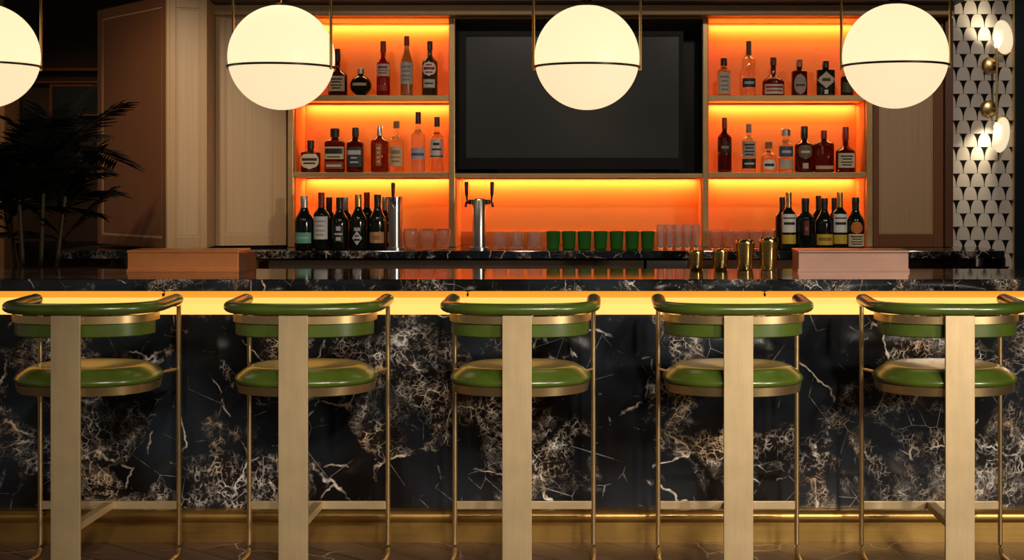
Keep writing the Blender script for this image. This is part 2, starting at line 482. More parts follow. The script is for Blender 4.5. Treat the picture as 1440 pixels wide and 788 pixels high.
a, b = BAYS['C']; cx0, cx1 = X(a, DS), X(b, DS)
part('shelf', B(cx0, cx1, DS - .006, DB, Z(250, DS), Z(244, DS)), M['shelf'], su, bevel=.002)
part('back_panel', B(cx0, cx1, DB + .001, DB + .02, zc + .001, Z(250, DS)), M['orange'], su)
for side in ((cx0, cx0 + .004), (cx1 - .004, cx1)):
    part('side_lining', B(side[0], side[1], DS + .03, DB, zc + .001, Z(250, DS) - .001), M['orange'], su)
    part('recess_lining', B(side[0], side[1], DS + .005, DB, Z(244, DS) + .001, ztop), M['black'], su)
part('recess_panel', B(cx0, cx1, DB - .01, DB + .02, Z(244, DS) + .001, ztop), M['black'], su)
for k in 'LCR':
    a, b = BAYS[k]
    part('splashback', B(X(a, DS) + .005, X(b, DS) - .005, DB - .012, DB, zc + .001, Z(326, DB)), M['splash'], su)
# the light strips under the shelves
LED = (1.0, .60, .22)
for k in 'LCR':
    a, b = BAYS[k]; x0, x1 = X(a, DS) + .02, X(b, DS) - .02
    for zz in ((ztop, SH1[1], SH2[1]) if k != 'C' else (Z(250, DS),)):
        part('light_profile', B(x0, x1, DB - .046, DB - .018, zz - .008, zz - .0005), M['shelf'], su)
        area('shelf_light', ((x0 + x1) / 2, DB - .032, zz - .010), (math.radians(10), 0, 0), x1 - x0, .02, 3.0 * (x1 - x0), LED)

# ---------------------------------------------------------------- television
tv = empty('television', (X(801, 7.38), 7.40, Z(244, DS) + .001)); tag(tv, 'large dark flat screen television recessed between the glowing shelves', 'television')
part('housing', B(X(643, 7.36), X(961, 7.36), 7.37, 7.46, Z(238, 7.36), Z(44, 7.36)), M['bezel'], tv, bevel=.004)
bm = bmesh.new()
o_, i_ = (X(643, 7.36), X(961, 7.36), Z(238, 7.36), Z(44, 7.36)), (X(655, 7.36), X(955, 7.36), Z(222, 7.36), Z(51, 7.36))
for q in ((o_[0], o_[1], o_[2], i_[2]), (o_[0], o_[1], i_[3], o_[3]), (o_[0], i_[0], i_[2], i_[3]), (i_[1], o_[1], i_[2], i_[3])):
    box(bm, q[0], q[1], 7.352, 7.369, q[2], q[3])
part('bezel', bm, M['bezel'], tv)
part('screen', B(i_[0], i_[1], 7.362, 7.3695, i_[2], i_[3]), M['screen'], tv)
part('mount', B(X(780, 7.4), X(822, 7.4), 7.461, DB - .011, Z(200, 7.4), Z(100, 7.4)), M['black'], tv)
part('stand_bar', B(X(700, 7.4), X(900, 7.4), 7.39, 7.44, Z(244, DS) + .001, Z(238, 7.36) - .001), M['bezel'], tv)


# ---------------------------------------------------------------- wood cabinets either side of the shelves
def framed_face(parent, p, q, z0, z1, stile, m_frame, m_panel, t=.012, stile_r=None, rail=None):
    """A framed panel on the vertical face that runs from p to q in plan; the outside is to the right of p->q... towards -Y."""
    p, q = Vector((p[0], p[1], 0)), Vector((q[0], q[1], 0))
    d = (q - p).normalized(); nrm = Vector((d.y, -d.x, 0)); L = (q - p).length
    rail = rail or stile; sr = stile_r or stile
    def slab(bm, s0, s1, a, b, n0, n1):
        pts = [p + d * s0 + nrm * n0, p + d * s1 + nrm * n0, p + d * s1 + nrm * n1, p + d * s0 + nrm * n1]
        prism(bm, pts, a, b)
    bm = bmesh.new()
    slab(bm, 0, stile, z0, z1, 0, t); slab(bm, L - sr, L, z0, z1, 0, t)
    slab(bm, stile, L - sr, z0, z0 + rail, 0, t); slab(bm, stile, L - sr, z1 - rail, z1, 0, t)
    fr = part('panel_frame', bm, m_frame, parent, bevel=.002)
    bm = bmesh.new(); b = .010
    for s0, s1, za, zb in ((stile, stile + b, z0 + rail, z1 - rail), (L - sr - b, L - sr, z0 + rail, z1 - rail),
                           (stile + b, L - sr - b, z0 + rail, z0 + rail + b), (stile + b, L - sr - b, z1 - rail - b, z1 - rail)):
        slab(bm, s0, s1, za, zb, .001, t * .6)
    part('bead', bm, M['oak'], parent)
    bm = bmesh.new(); slab(bm, stile + b, L - sr - b, z0 + rail + b, z1 - rail - b, .0005, .004)
    part('panel', bm, m_panel, parent)


P0 = (X(140, 7.5), 7.5); P1 = (X(237, 6.9), 6.9); P2 = (X(291, 6.96), 6.96); P3 = (X(303, 7.2), 7.2); P4 = (X(402.4, 7.28), 7.28)
zb, zt2 = zc + .012, Z(20, 7.5) + .02
cb = empty('wood_cabinet', (P1[0], P1[1], zb)); tag(cb, 'tall tan oak cabinet with cane panels and an angled dark side, beside the palm', 'cabinet')
bm = bmesh.new(); prism(bm, [P0, P1, P2, P3, P4, (P4[0], 7.6), (P0[0], 7.6)], zb, zt2)
part('carcass', bm, M['oak'], cb)
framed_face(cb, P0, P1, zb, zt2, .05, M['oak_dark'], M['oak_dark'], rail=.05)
framed_face(cb, P1, P2, zb, zt2, .035, M['oak'], M['cane'], rail=.06)
framed_face(cb, P3, P4, zb, zt2, .05, M['oak'], M['cane'], stile_r=.07, rail=.06)
part('corner_post', lathe(bmesh.new(), [(zb, .014), (zt2, .014)], 14, (P1[0], P1[1], 0)), M['oak'], cb, smooth=40)
part('plinth', B(X(190, 7.1), X(392, 7.2), 7.28, 7.58, zc, zb - .0005), M['black'], cb)

cr = empty('wood_cabinet', (X(1282, 7.3), 7.3, zc)); tag(cr, 'tall tan cane panelled cabinet between the shelves and the patterned tile wall', 'cabinet')
Q0, Q1 = (X(1227.5, 7.3), 7.3), (X(1326, 7.3), 7.3)
zr = Z(23.5, 7.2)
part('carcass', B(Q0[0], Q1[0], 7.301, 7.68, zc + .001, zr), M['oak'], cr)
framed_face(cr, Q0, Q1, zc + .001, zr, .03, M['oak_dark'], M['cane'], rail=.07, stile_r=.055)
part('edge_post', B(X(1326.5, 7.3), X(1338, 7.3), 7.26, 7.41, zc + .001, zr), M['oak_red'], cr, bevel=.004)

# ---------------------------------------------------------------- copper boxes on the rear of the bar top
def copper_box(px0, px1, lab, mt, D0, D1, dark_side):
    x0, x1 = X(px0, D0), X(px1, D0); z0, z1 = 1.0355, Z(352, D0)
    o = empty('copper_box', ((x0 + x1) / 2, (D0 + D1) / 2, z0)); tag(o, lab, 'box', 'copper boxes on the bar top')
    part('body', B(x0 + .003, x1 - .003, D0 + .003, D1, z0, z1 - .012), mt, o, bevel=.002)
    part('rim', B(x0, x1, D0, D1 + .003, z1 - .0115, z1), mt, o, bevel=.003)
    part('foot_rail', B(x0, x1, D0 - .002, D0 + .0025, z0, z0 + .012), mt, o)
    if dark_side: part('side_cover', B(x1 - .0025, x1 + .026, D0 + .01, D1 - .01, z0, z1 - .014), M['oak_red'], o)


copper_box(178, 336, 'low copper box on the bar top below the oak cabinet', M['copper'], 5.64, 5.83, True)
copper_box(1122, 1279, 'low pale rose copper box on the bar top near the tile wall', M['copper_pale'], 5.64, 5.83, False)

# ---------------------------------------------------------------- globe pendants
def make_pendant():
    r = .212
    o = empty('globe_pendant', (0, 0, 0))
    bm = bmesh.new()
    n = 24; zc_ = -.012
    lathe(bm, [(r * math.sin(a), r * math.cos(a)) for a in [-math.pi / 2 + .02 + (math.pi - .04) * k / 40 for k in range(41)]], 56)
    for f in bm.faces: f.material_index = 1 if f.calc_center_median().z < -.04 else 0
    link('globe', bm, None, o, smooth=60, mats=[M['opal'], M['opal_falloff']])
    bm = bmesh.new(); R = math.sqrt(r * r - .04 ** 2)
    lathe(bm, [(-.0445, R - .001), (-.0445, R + .009), (-.0365, R + .009), (-.0365, R - .001), (-.0445, R - .001)], 64, close=False)
    link('ring', bm, M['ring'], o, smooth=30)
    for s in (-1, 1):
        link('rod', tube([(s * (R + .008), 0, -.052), (s * (R + .008), 0, .955)], .0062, 10), M['brass_pendant'], o, smooth=50)
    link('cap', lathe(bmesh.new(), [(r - .006, .052), (r + .004, .050), (r + .010, .030), (r + .020, .018), (r + .022, .012), (r + .03, .010)], 24), M['brass_pendant'], o, smooth=40)
    link('stem', tube([(0, 0, r + .02), (0, 0, .955)], .008, 10), M['brass_pendant'], o, smooth=50)
    link('crossbar', sweep(bmesh.new(), [(-R - .016, 0, .95), (R + .016, 0, .95)], rect(.016, .016)), M['brass_pendant'], o)
    link('canopy', lathe(bmesh.new(), [(.957, .07), (.982, .07), (.99, .06)], 28), M['brass_pendant'], o, smooth=40)
    return o


DP = 5.53
pend = make_pendant()
PENDS = [(-22, 78.5, 34, 'lit opal globe pendant with brass rods hanging before the palm'),
         (396, 81, -14, 'lit opal globe pendant with brass rods hanging before the oak cabinet edge'),
         (825.5, 81, 0, 'lit opal globe pendant with brass rods hanging before the television'),
         (1259, 79, -17, 'lit opal globe pendant with brass rods nearest the patterned tile wall')]
for i, (px, py, rz, lab) in enumerate(PENDS):
    o = pend if i == 0 else copy_tree(pend)
    o.location = W(px, py, DP); o.rotation_euler.z = math.radians(rz)
    o.scale = (1, 1, 1)
    tag(o, lab, 'pendant lamp', 'globe pendants above the bar')


# ---------------------------------------------------------------- bar stools
def superarc(rx, ry, n, a0, a1, steps, cy=0, z=0):
    pts = []
    for k in range(steps + 1):
        a = math.radians(a0 + (a1 - a0) * k / steps)
        c, s = math.cos(a), math.sin(a)
        q = (abs(c) ** n + abs(s) ** n) ** (-1 / n)
        pts.append((rx * q * c, cy + ry * q * s, z))
    return pts


def make_stool():
    o = empty('bar_stool', (0, 0, 0))
    # seat: rounded cushion on a brass band
    cy, rx, ry = .015, .253, .212
    bm = bmesh.new()
    lathe(bm, [(.690, .240), (.695, .249), (.703, .2535), (.711, .2515), (.721, .241), (.733, .225), (.742, .211), (.7475, .197), (.7495, .186), (.749, .176), (.7445, .13), (.7365, .07), (.7305, .02)], 64, (0, cy, 0), 2.35, ry / rx)
    link('seat_cushion', bm, M['leather'], o, smooth=70)
    bm = bmesh.new()
    lathe(bm, [(.660, .236), (.660, .241), (.690, .247), (.690, .236)], 64, (0, cy, 0), 2.35, ry / rx)
    link('seat_band', bm, M['brass'], o, smooth=40)
    # arm and back rail: one padded roll bent round the back
    path = [(-.262, .150, .966), (-.2625, .11, .967), (-.263, .06, .968)]
    path = [(x, y, .9625) for x, y, _ in superarc(.262, .186, 2.5, 180, 360, 44)]
    pre = [(-.262, .165 - .165 * k / 6, .9625 + .006 * (1 - k / 6)) for k in range(6)]
    post = [(-x, y, z) for x, y, z in pre[::-1]]
    path = pre + path + post
    sc = [1] * len(path)
    for i, v in enumerate((.45, .8, .95)): sc[i] = v; sc[-1 - i] = v
    path[0] = (path[0][0], .176, path[0][2]); path[-1] = (path[-1][0], .176, path[-1][2])
    path[1] = (path[1][0], .166, path[1][2]); path[-2] = (path[-2][0], .166, path[-2][2])
    link('back_rail', sweep(bmesh.new(), path, circ(.026, 16, .0208)), M['leather'], o, smooth=70)
    link('back_band', sweep(bmesh.new(), superarc(.248, .186, 2.5, 176, 364, 48, 0, .9245), rect(.010, .026)), M['brass'], o, smooth=40)
    sect = [(-.011, -.024), (-.006, -.028), (.006, -.028), (.011, -.024), (.011, .020), (-.011, .020)]
    link('back_pad', sweep(bmesh.new(), superarc(.236, .170, 2.5, 186, 354, 44, .002, .890), sect), M['leather'], o, smooth=40)
    # flat rear leg towards the room
    link('back_leg', B(-.0505, .0505, -.213, -.200, 0.0, .943), M['brass_plate'], o, bevel=.0015)
    for s in (-1, 1):
        fl = [(s * .26, .21, .945), (s * .26, .21, .045)] + [(s * .26, .21 - .036 * (1 - math.cos(a)), .045 - .036 * math.sin(a)) for a in (.4, .8, 1.2, 1.57)] + [(s * .26, -.15, .009), (s * .255, -.18, .009), (s * .235, -.195, .009), (s * .05, -.195, .009)]
        link('front_leg', tube(fl, .0088, 12), M['brass'], o, smooth=60)
        link('arm_bracket', sweep(bmesh.new(), [(s * .26, .21, .948), (s * .2615, .15, .948)], rect(.02, .010)), M['brass'], o)
        link('seat_pin', tube([(s * .212, .135, .700), (s * .258, .208, .704)], .0055, 8), M['brass'], o, smooth=60)
    link('footrest', B(-.252, .252, .204, .216, .178, .208), M['brass_plate'], o, bevel=.0015)
    link('stretcher', B(-.016, .016, -.199, .203, .180, .206), M['brass_plate'], o, bevel=.0015)
    return o


stool = make_stool()
STOOLS = [(154, 'green leather bar stool with flat brass leg, nearest the palm end of the bar'),
          (448, 'green leather bar stool with flat brass leg, in line with the oak cabinet edge'),
          (737, 'green leather bar stool with flat brass leg, below the twin tap tower'),
          (1023, 'green leather bar stool with flat brass leg, below the gold tumblers'),
          (1309, 'green leather bar stool with flat brass leg, nearest the tile wall')]
for i, (px, lab) in enumerate(STOOLS):
    o = stool if i == 0 else copy_tree(stool)
    o.location = (X(px, 5.13), 4.92, 0)
    tag(o, lab, 'bar stool', 'bar stools along the bar')


# ---------------------------------------------------------------- bottles
_mc = {}


def glass(col, rough=.03, trans=1.0):
    k = ('g', col, rough, trans)
    if k not in _mc: _mc[k] = pbr('bottle_glass', col, rough, trans=trans, ior=1.40)
    return _mc[k]


def paint(col, rough=.5, metal=0):
    k = ('p', col, rough, metal)
    if k not in _mc: _mc[k] = pbr('paint', col, rough, metal, noise=.06, nscale=60)
    return _mc[k]


CREAM, WHITE, INK = (.62, .52, .36), (.72, .70, .66), (.02, .018, .016)
AMBER, REDAMB, DRED = (.20, .06, .012), (.11, .026, .008), (.05, .010, .006)
CLEAR, PALE, GREENC = (.93, .93, .92), (.95, .86, .70), (.55, .72, .50)
DARK = (.006, .010, .006)


def patch(bm, rad, n, ry, z0, z1, a_half, shape='rect', ds=.0008, mi=0, steps=12, rows=8, cz=-math.pi / 2):
    """curved label hugging the body on the camera side"""
    vs = []
    for i in range(rows + 1):
        t = i / rows; z = z0 + (z1 - z0) * t; q = 2 * t - 1
        k = {'rect': 1, 'oval': math.sqrt(max(0, 1 - q * q)), 'diamond': 1 - abs(q)}[shape]
        k = max(k, .02)
        r = (rad(z) if callable(rad) else rad) + ds
        row = []
        for j in range(steps + 1):
            a = cz + a_half * k * (2 * j / steps - 1)
            ca, sa = math.cos(a), math.sin(a); s = (abs(ca) ** n + abs(sa) ** n) ** (-1 / n)
            row.append(bm.verts.new((r * s * ca, r * s * sa * ry - (ds * .3 if ry < 1 else 0), z)))
        vs.append(row)
    for a, b in zip(vs, vs[1:]):
        for j in range(steps):
            f = bm.faces.new((a[j], a[j + 1], b[j + 1], b[j])); f.material_index = mi


def bottle(name, label, cat, group, loc, h, w, body, hb=.58, hs=.74, rn=.34, hc=.86, n=2.0, ry=1.0,
           cap=((.02, .015, .012), .4, 0), rc=None, labels=(), foil=None, ball=False, seg=32):
    """h height, w width; hb/hs: end of body and of shoulder, hc: where the cap starts (fractions of h)"""
    R = w / 2
    o = empty(name, loc); tag(o, label, cat, group)
    if ball:
        prof = [(0, .45 * R), (.004, .5 * R)] + [(hb * h / 2 * (1 - math.cos(a)), max(R * math.sin(a), rn * R)) for a in [.55 + k * (2.35 / 12) for k in range(13)]] + [(hs * h, rn * R), ((hc + .03) * h, rn * R)]
    else:
        prof = [(0, .86 * R), (.012 * h, .97 * R), (.03 * h, R), (hb * h, R)]
        for k in range(1, 9):
            t = k / 8; c = (1 + math.cos(math.pi * t)) / 2
            prof.append(((hb + (hs - hb) * t) * h, R * (rn + (1 - rn) * c)))
        prof += [((hc + .03) * h, R * rn * .96)]
    neck_from = hs * h
    def rad(z):
        for (za, ra), (zb_, rb) in zip(prof, prof[1:]):
            if za <= z <= zb_ and zb_ > za: return ra + (rb - ra) * (z - za) / (zb_ - za)
        return R
    bm = lathe(bmesh.new(), prof, seg, (0, 0, 0), n, ry)
    link('glass', bm, body, o, smooth=50)
    rc = rc or rn * 1.18
    ccol = paint(*cap)
    cr_ = R * rc
    link('cap', lathe(bmesh.new(), [(hc * h, cr_), ((1 - .012) * h, cr_), (h, cr_ * .9)], 18), ccol, o, smooth=40)
    if foil:
        link('foil', lathe(bmesh.new(), [(foil[0] * h, rad(foil[0] * h) + .0012), (hc * h * .999, R * rn + .0012)], 18), paint(*foil[1]), o, smooth=40)
    for lb in labels:
        z0, z1, ah, shp, pcol, ink = lb[:6]
        bm = bmesh.new()
        patch(bm, rad, n, ry, z0 * h, z1 * h, ah, shp)
        if ink:
            for (t0, t1, kk) in ink:
                za, zb2 = (z0 + (z1 - z0) * t0) * h, (z0 + (z1 - z0) * t1) * h
                patch(bm, rad, n, ry, za, zb2, ah * kk, 'rect', .0014, 1, 8, 2)
        icol = lb[6] if len(lb) > 6 else INK
        link('label', bm, None, o, smooth=60, mats=[paint(pcol), paint(icol)])
    return o


TXT = ((.2, .3, .55), (.42, .5, .7), (.62, .82, .6))
TX2 = ((.15, .24, .5), (.34, .42, .62), (.55, .64, .5), (.74, .84, .66))
BLK = ((.02, .015, .012), .35, 0); BRN = ((.12, .05, .02), .5, 0); RED = ((.22, .015, .01), .4, 0); SIL = ((.6, .58, .55), .3, .9)
GLD = ((.65, .42, .14), .3, .9); CORK = ((.25, .14, .07), .6, 0); WHT = ((.55, .5, .45), .5, 0)
DBOT = 7.40
LS1, LS2 = SH1[0] + .0006, SH2[0] + .0006


def shelf_bottle(px, top, base, w, z, label, group, body, D=DBOT, name='liquor_bottle', **kw):
    h = (base - top) * D / F
    return bottle(name, label, 'bottle', group, (X(px, D), D, z), h, w * D / F, body, **kw)


gA = 'spirits on the upper shelf beside the oak cabinet'
shelf_bottle(475, 66, 132.5, 27, LS1, 'dark brown long necked bottle with cream label partly behind the globe lamp', gA, glass(DRED), hb=.42, hs=.62, rn=.26, hc=.74, cap=BLK, labels=[(.1, .42, .95, 'rect', CREAM, TX2)])
shelf_bottle(507.5, 93, 132.5, 30, LS1, 'small round black flask with short metal neck on upper shelf', gA, paint(DARK, .12), hb=.76, hs=.78, rn=.26, hc=.80, ball=True, cap=SIL, rc=.32, labels=[(.36, .46, .7, 'rect', (.6, .4, .25), None)])
shelf_bottle(539, 55, 132.5, 19, LS1, 'red liqueur bottle with pale central label on upper shelf', gA, glass((.22, .018, .02)), hb=.58, hs=.74, rn=.38, hc=.80, cap=RED, labels=[(.36, .58, 1.2, 'rect', (.5, .45, .43), TXT, (.3, .03, .03)), (.1, .2, .8, 'rect', (.35, .02, .02), None)])
shelf_bottle(572, 48, 132.5, 17.5, LS1, 'tall frosted grey green bottle with dark red cap', gA, glass((.30, .36, .24), .2), hb=.52, hs=.82, rn=.38, hc=.84, cap=RED, labels=[(.2, .56, 1.25, 'rect', (.40, .40, .36), TX2, (.2, .2, .19))])
shelf_bottle(604.5, 55, 132.5, 22, LS1, 'dark green bottle with round white emblem label beside the television recess', gA, glass((.04, .085, .02)), hb=.60, hs=.76, rn=.30, hc=.84, cap=BLK, labels=[(.36, .63, .95, 'oval', WHITE, ((.2, .3, .5), (.42, .6, .8), (.7, .8, .4)), (.25, .02, .02)), (.15, .30, .8, 'rect', (.45, .45, .4), ((.4, .6, .7),))])
gB = 'spirits on the middle shelf beside the oak cabinet'
shelf_bottle(437, 197, 242, 27, LS2, 'squat amber bottle with round cream label at the cabinet end of middle shelf', gB, glass(DRED), hb=.60, hs=.70, rn=.30, hc=.74, n=3.5, ry=.7, cap=BLK, labels=[(.1, .62, .95, 'oval', CREAM, ((.3, .4, .6), (.5, .66, .75)))])
shelf_bottle(471, 180, 242, 28, LS2, 'broad amber bottle with black stopper and block lettered cream label', gB, glass(REDAMB), hb=.68, hs=.78, rn=.32, hc=.80, n=4, ry=.7, cap=BLK, rc=.46, labels=[(.30, .58, .98, 'rect', CREAM, ((.42, .86, .82), (.12, .22, .6))), (.08, .24, .95, 'rect', (.25, .05, .02), ((.3, .6, .7),), CREAM)])
shelf_bottle(500, 179, 242, 23, LS2, 'square dark whiskey bottle with black label and black cap', gB, glass((.07, .02, .012)), hb=.64, hs=.76, rn=.36, hc=.80, n=5, ry=1, cap=BLK, labels=[(.12, .56, .92, 'rect', (.03, .035, .04), ((.2, .28, .5), (.42, .5, .4), (.62, .84, .75)), (.5, .5, .5))])
shelf_bottle(534, 177, 242, 25, LS2, 'red amber round shouldered bottle with silver cap and engraved lettering', gB, glass((.20, .05, .012)), hb=.66, hs=.80, rn=.30, hc=.80, cap=SIL, labels=[(.14, .62, .30, 'rect', (.45, .12, .03), TX2, (.75, .4, .2))])
shelf_bottle(557.5, 170, 242, 21, LS2, 'slender clear bottle with small stopper and beige round label', gB, glass(PALE), hb=.58, hs=.76, rn=.28, hc=.86, cap=CORK, rc=.42, labels=[(.12, .50, 1.0, 'rect', (.55, .42, .26), TXT, (.3, .16, .06))])
shelf_bottle(588, 157, 242, 20, LS2, 'frosted clear vodka bottle with dark cap and blue band', gB, glass((.86, .84, .84), .18), hb=.60, hs=.72, rn=.34, hc=.80, cap=BLK, labels=[(.22, .40, 1.25, 'rect', (.40, .38, .44), ((.3, .55, .8),), (.06, .08, .22))])
shelf_bottle(614.5, 164, 242, 19, LS2, 'clear bottle with dark cap and white label at television end of middle shelf', gB, glass(CLEAR), hb=.62, hs=.74, rn=.36, hc=.82, cap=BLK, labels=[(.26, .60, 1.2, 'rect', (.55, .5, .46), ((.05, .12, .98), (.4, .5, .6), (.66, .8, .4)))])
gC = 'spirits on the upper shelf beside the cane cabinet'
shelf_bottle(1018, 79, 132.5, 19, LS1, 'pale green bottle with tall grey label and black cap', gC, glass(GREENC), hb=.64, hs=.78, rn=.42, hc=.80, cap=BLK, n=3, labels=[(.06, .62, .9, 'rect', (.48, .46, .38), TX2, (.2, .2, .18))])
shelf_bottle(1053, 55, 132.5, 19, LS1, 'tall clear bottle with cork neck and dark blue label low down', gC, glass(CLEAR), hb=.66, hs=.74, rn=.34, hc=.74, cap=((.12, .06, .03), .5, 0), labels=[(.16, .32, 1.25, 'rect', (.02, .025, .06), ((.35, .65, .6),), (.4, .4, .45))])
shelf_bottle(1087.5, 78, 132.5, 31, LS1, 'dark brown bell shaped bottle with red ribbon and white label', gC, glass((.10, .012, .004)), hb=.36, hs=.60, rn=.25, hc=.80, cap=((.1, .03, .02), .4, 0), labels=[(.05, .30, .95, 'rect', (.65, .55, .5), ((.25, .4, .8), (.6, .8, .9)), (.3, .02, .02)), (.44, .49, .9, 'rect', (.25, .01, .01), None)])
shelf_bottle(1124, 81, 132.5, 22, LS1, 'dark red bottle with arched grey label and glass stopper', gC, glass((.06, .012, .010)), hb=.66, hs=.76, rn=.36, hc=.80, cap=((.3, .16, .1), .3, 0), n=3, labels=[(.04, .60, .75, 'oval', (.32, .25, .22), ((.4, .5, .7),))])
shelf_bottle(1161, 83, 132.5, 25, LS1, 'flat black bottle with cream diamond label', gC, paint((.012, .010, .008), .14), hb=.74, hs=.78, rn=.32, hc=.80, n=6, ry=.55, cap=BLK, labels=[(.22, .70, .95, 'diamond', (.5, .42, .27), ((.42, .6, .45),)), (.06, .18, .2, 'rect', (.6, .55, .45), None)])
shelf_bottle(1191, 84, 132.5, 18, LS1, 'dark green bottle half hidden behind the globe lamp near the tile wall', gC, glass((.03, .05, .015)), hb=.50, hs=.72, rn=.34, hc=.82, cap=BLK, labels=[(.1, .4, .9, 'rect', (.05, .07, .03), None)])
gD = 'spirits on the middle shelf beside the cane cabinet'
shelf_bottle(1019, 165, 242, 20, LS2, 'slim dark red bottle with black label at television end of shelf', gD, glass((.055, .010, .010)), hb=.62, hs=.78, rn=.32, hc=.80, cap=RED, labels=[(.36, .56, 1.1, 'rect', (.02, .015, .015), ((.35, .6, .5),), (.3, .2, .15))])
shelf_bottle(1053, 174, 242, 20, LS2, 'slim clear bottle with grey label above a black band', gD, glass(CLEAR), hb=.64, hs=.78, rn=.34, hc=.82, cap=((.3, .2, .14), .4, 0), labels=[(.30, .64, 1.15, 'rect', (.42, .37, .31), TX2), (.08, .28, 1.2, 'rect', (.02, .02, .02), ((.4, .6, .6),), (.5, .45, .4))])
shelf_bottle(1081, 199, 242, 22, LS2, 'short round clear bottle with small cork and pale label', gD, glass(PALE), hb=.50, hs=.74, rn=.32, hc=.78, cap=CORK, rc=.46, labels=[(.08, .42, .9, 'oval', WHITE, ((.35, .6, .7),))])
shelf_bottle(1105, 181, 242, 21, LS2, 'clear bottle with round silver stopper and blue label', gD, glass(CLEAR), hb=.58, hs=.76, rn=.40, hc=.84, cap=SIL, rc=.66, labels=[(.36, .60, 1.1, 'rect', (.04, .09, .16), ((.35, .6, .6),), (.5, .5, .5)), (.08, .3, 1.0, 'rect', (.5, .42, .32), None)])
shelf_bottle(1131, 177, 242, 27, LS2, 'dark red bourbon bottle with round dark label and black cap', gD, glass((.05, .010, .006)), hb=.58, hs=.72, rn=.32, hc=.74, cap=BLK, labels=[(.28, .62, .8, 'oval', (.16, .10, .07), ((.4, .55, .6),), CREAM), (.08, .2, .3, 'rect', (.5, .4, .3), None)])
shelf_bottle(1158.5, 183, 242, 28, LS2, 'broad red amber bottle with low strip label', gD, glass((.085, .014, .008)), hb=.66, hs=.80, rn=.26, hc=.80, cap=RED, n=3, ry=.75, labels=[(.08, .16, .9, 'rect', (.5, .35, .25), None)])
shelf_bottle(1189, 178, 242, 28, LS2, 'red amber bottle with dipped red neck and cream label', gD, glass((.08, .016, .008)), hb=.44, hs=.60, rn=.28, hc=.72, cap=RED, labels=[(.10, .42, .95, 'rect', CREAM, TX2)])


# bottles standing on the back counter
def wine(px, top, w, label, group, D, body=None, foil_col=BLK, labels=(), champ=False, base=352):
    h = (base - top) * D / F
    kw = dict(hb=.50, hs=.80, rn=.36) if champ else dict(hb=.60, hs=.76, rn=.36)
    o = bottle('wine_bottle', label, 'bottle', group, (X(px, D), D, zc + .0005), h, w * D / F, body or paint((.006, .008, .006), .10),
               hc=.88, cap=foil_col, rc=.42, labels=labels, foil=(kw['hs'] - .02, foil_col), **kw)
    return o


gE, gF = 'wine bottles on the counter beside the oak cabinet', 'wine bottles on the counter beside the cane cabinet'
DW, DW2 = 7.06, 7.17
wine(428, 277, 27, 'dark sparkling wine bottle with silver foil and teal label', gE, DW, foil_col=((.55, .5, .45), .35, .7), champ=True, labels=[(.12, .32, .95, 'rect', (.12, .38, .28), ((.4, .6, .7),), (.3, .5, .42))])
wine(452, 272, 22, 'dark wine bottle with tall white label and red foil', gE, DW, foil_col=RED, labels=[(.18, .58, 1.05, 'rect', (.62, .6, .58), TX2, (.35, .33, .3))])
wine(463, 280, 21, 'plain dark bottle standing behind the white labelled wine bottle', gE, DW2, foil_col=BLK)
wine(478, 279, 25, 'dark wine bottle with white crest lettering below the middle shelf', gE, DW, champ=True, labels=[(.14, .48, .55, 'rect', (.012, .012, .012), ((.1, .3, .5), (.42, .52, .8), (.66, .9, .45)), (.5, .48, .46))])
wine(486, 280, 20, 'dark bottle with silver foil behind the crest lettered wine bottle', gE, DW2, foil_col=((.45, .42, .4), .35, .7))
wine(504, 275, 24, 'dark sparkling wine bottle with gold foil and scrawled white writing', gE, DW, foil_col=GLD, champ=True, labels=[(.08, .34, .6, 'diamond', (.5, .49, .47), ((.3, .45, .6), (.6, .7, .4))), (.34, .40, .35, 'rect', (.4, .4, .38), None)])
wine(516, 273, 20, 'plain dark bottle with red foil behind the scrawled bottle', gE, DW2, foil_col=RED)
wine(531, 275, 24, 'dark wine bottle with copper brown label beside the single tap', gE, DW, champ=True, labels=[(.12, .32, .95, 'rect', (.42, .20, .09), ((.3, .7, .5),), (.3, .12, .05)), (.12, .32, .18, 'rect', (.5, .3, .17), None)])
wine(541, 280, 18, 'dark bottle with grey foil between the copper labelled bottle and the tap', gE, DW2, foil_col=((.4, .36, .33), .35, .7))
YEL = (.55, .38, .04)
wine(1109, 272, 21, 'wine bottle with gold foil, white label and yellow strip beside the amber glasses', gF, DW, foil_col=GLD, labels=[(.30, .62, 1.1, 'rect', WHITE, ((.42, .56, .7), (.75, .82, .8))), (.10, .26, 1.1, 'rect', YEL, None)])
wine(1100, 280, 19, 'plain dark bottle peeking out behind the yellow stripped white label', gF, DW2)
wine(1132.5, 280, 26, 'plain dark wine bottle with a small red seal', gF, DW, labels=[(.28, .56, .28, 'rect', (.10, .02, .02), ((.3, .6, .6),), (.3, .08, .06))])
wine(1159, 280, 25, 'dark wine bottle with only a low yellow label', gF, DW, labels=[(.09, .30, 1.1, 'rect', YEL, ((.4, .7, .7),), (.25, .15, .02))], champ=True)
wine(1151, 278, 19, 'plain dark bottle behind the low yellow labelled bottle', gF, DW2)
wine(1181, 272, 21, 'gold foiled wine bottle with white label between yellow and orange labelled bottles', gF, DW, foil_col=GLD, labels=[(.30, .62, 1.1, 'rect', WHITE, ((.42, .56, .7), (.75, .82, .8))), (.10, .26, 1.1, 'rect', YEL, None)])
wine(1173, 281, 18, 'plain dark bottle tucked behind the gold foiled white label', gF, DW2)
wine(1203, 279, 25, 'dark bottle with orange seal above a cream label beside the cane cabinet', gF, DW, champ=True, labels=[(.06, .30, 1.05, 'rect', CREAM, TX2), (.30, .54, .7, 'oval', (.55, .16, .03), None)])


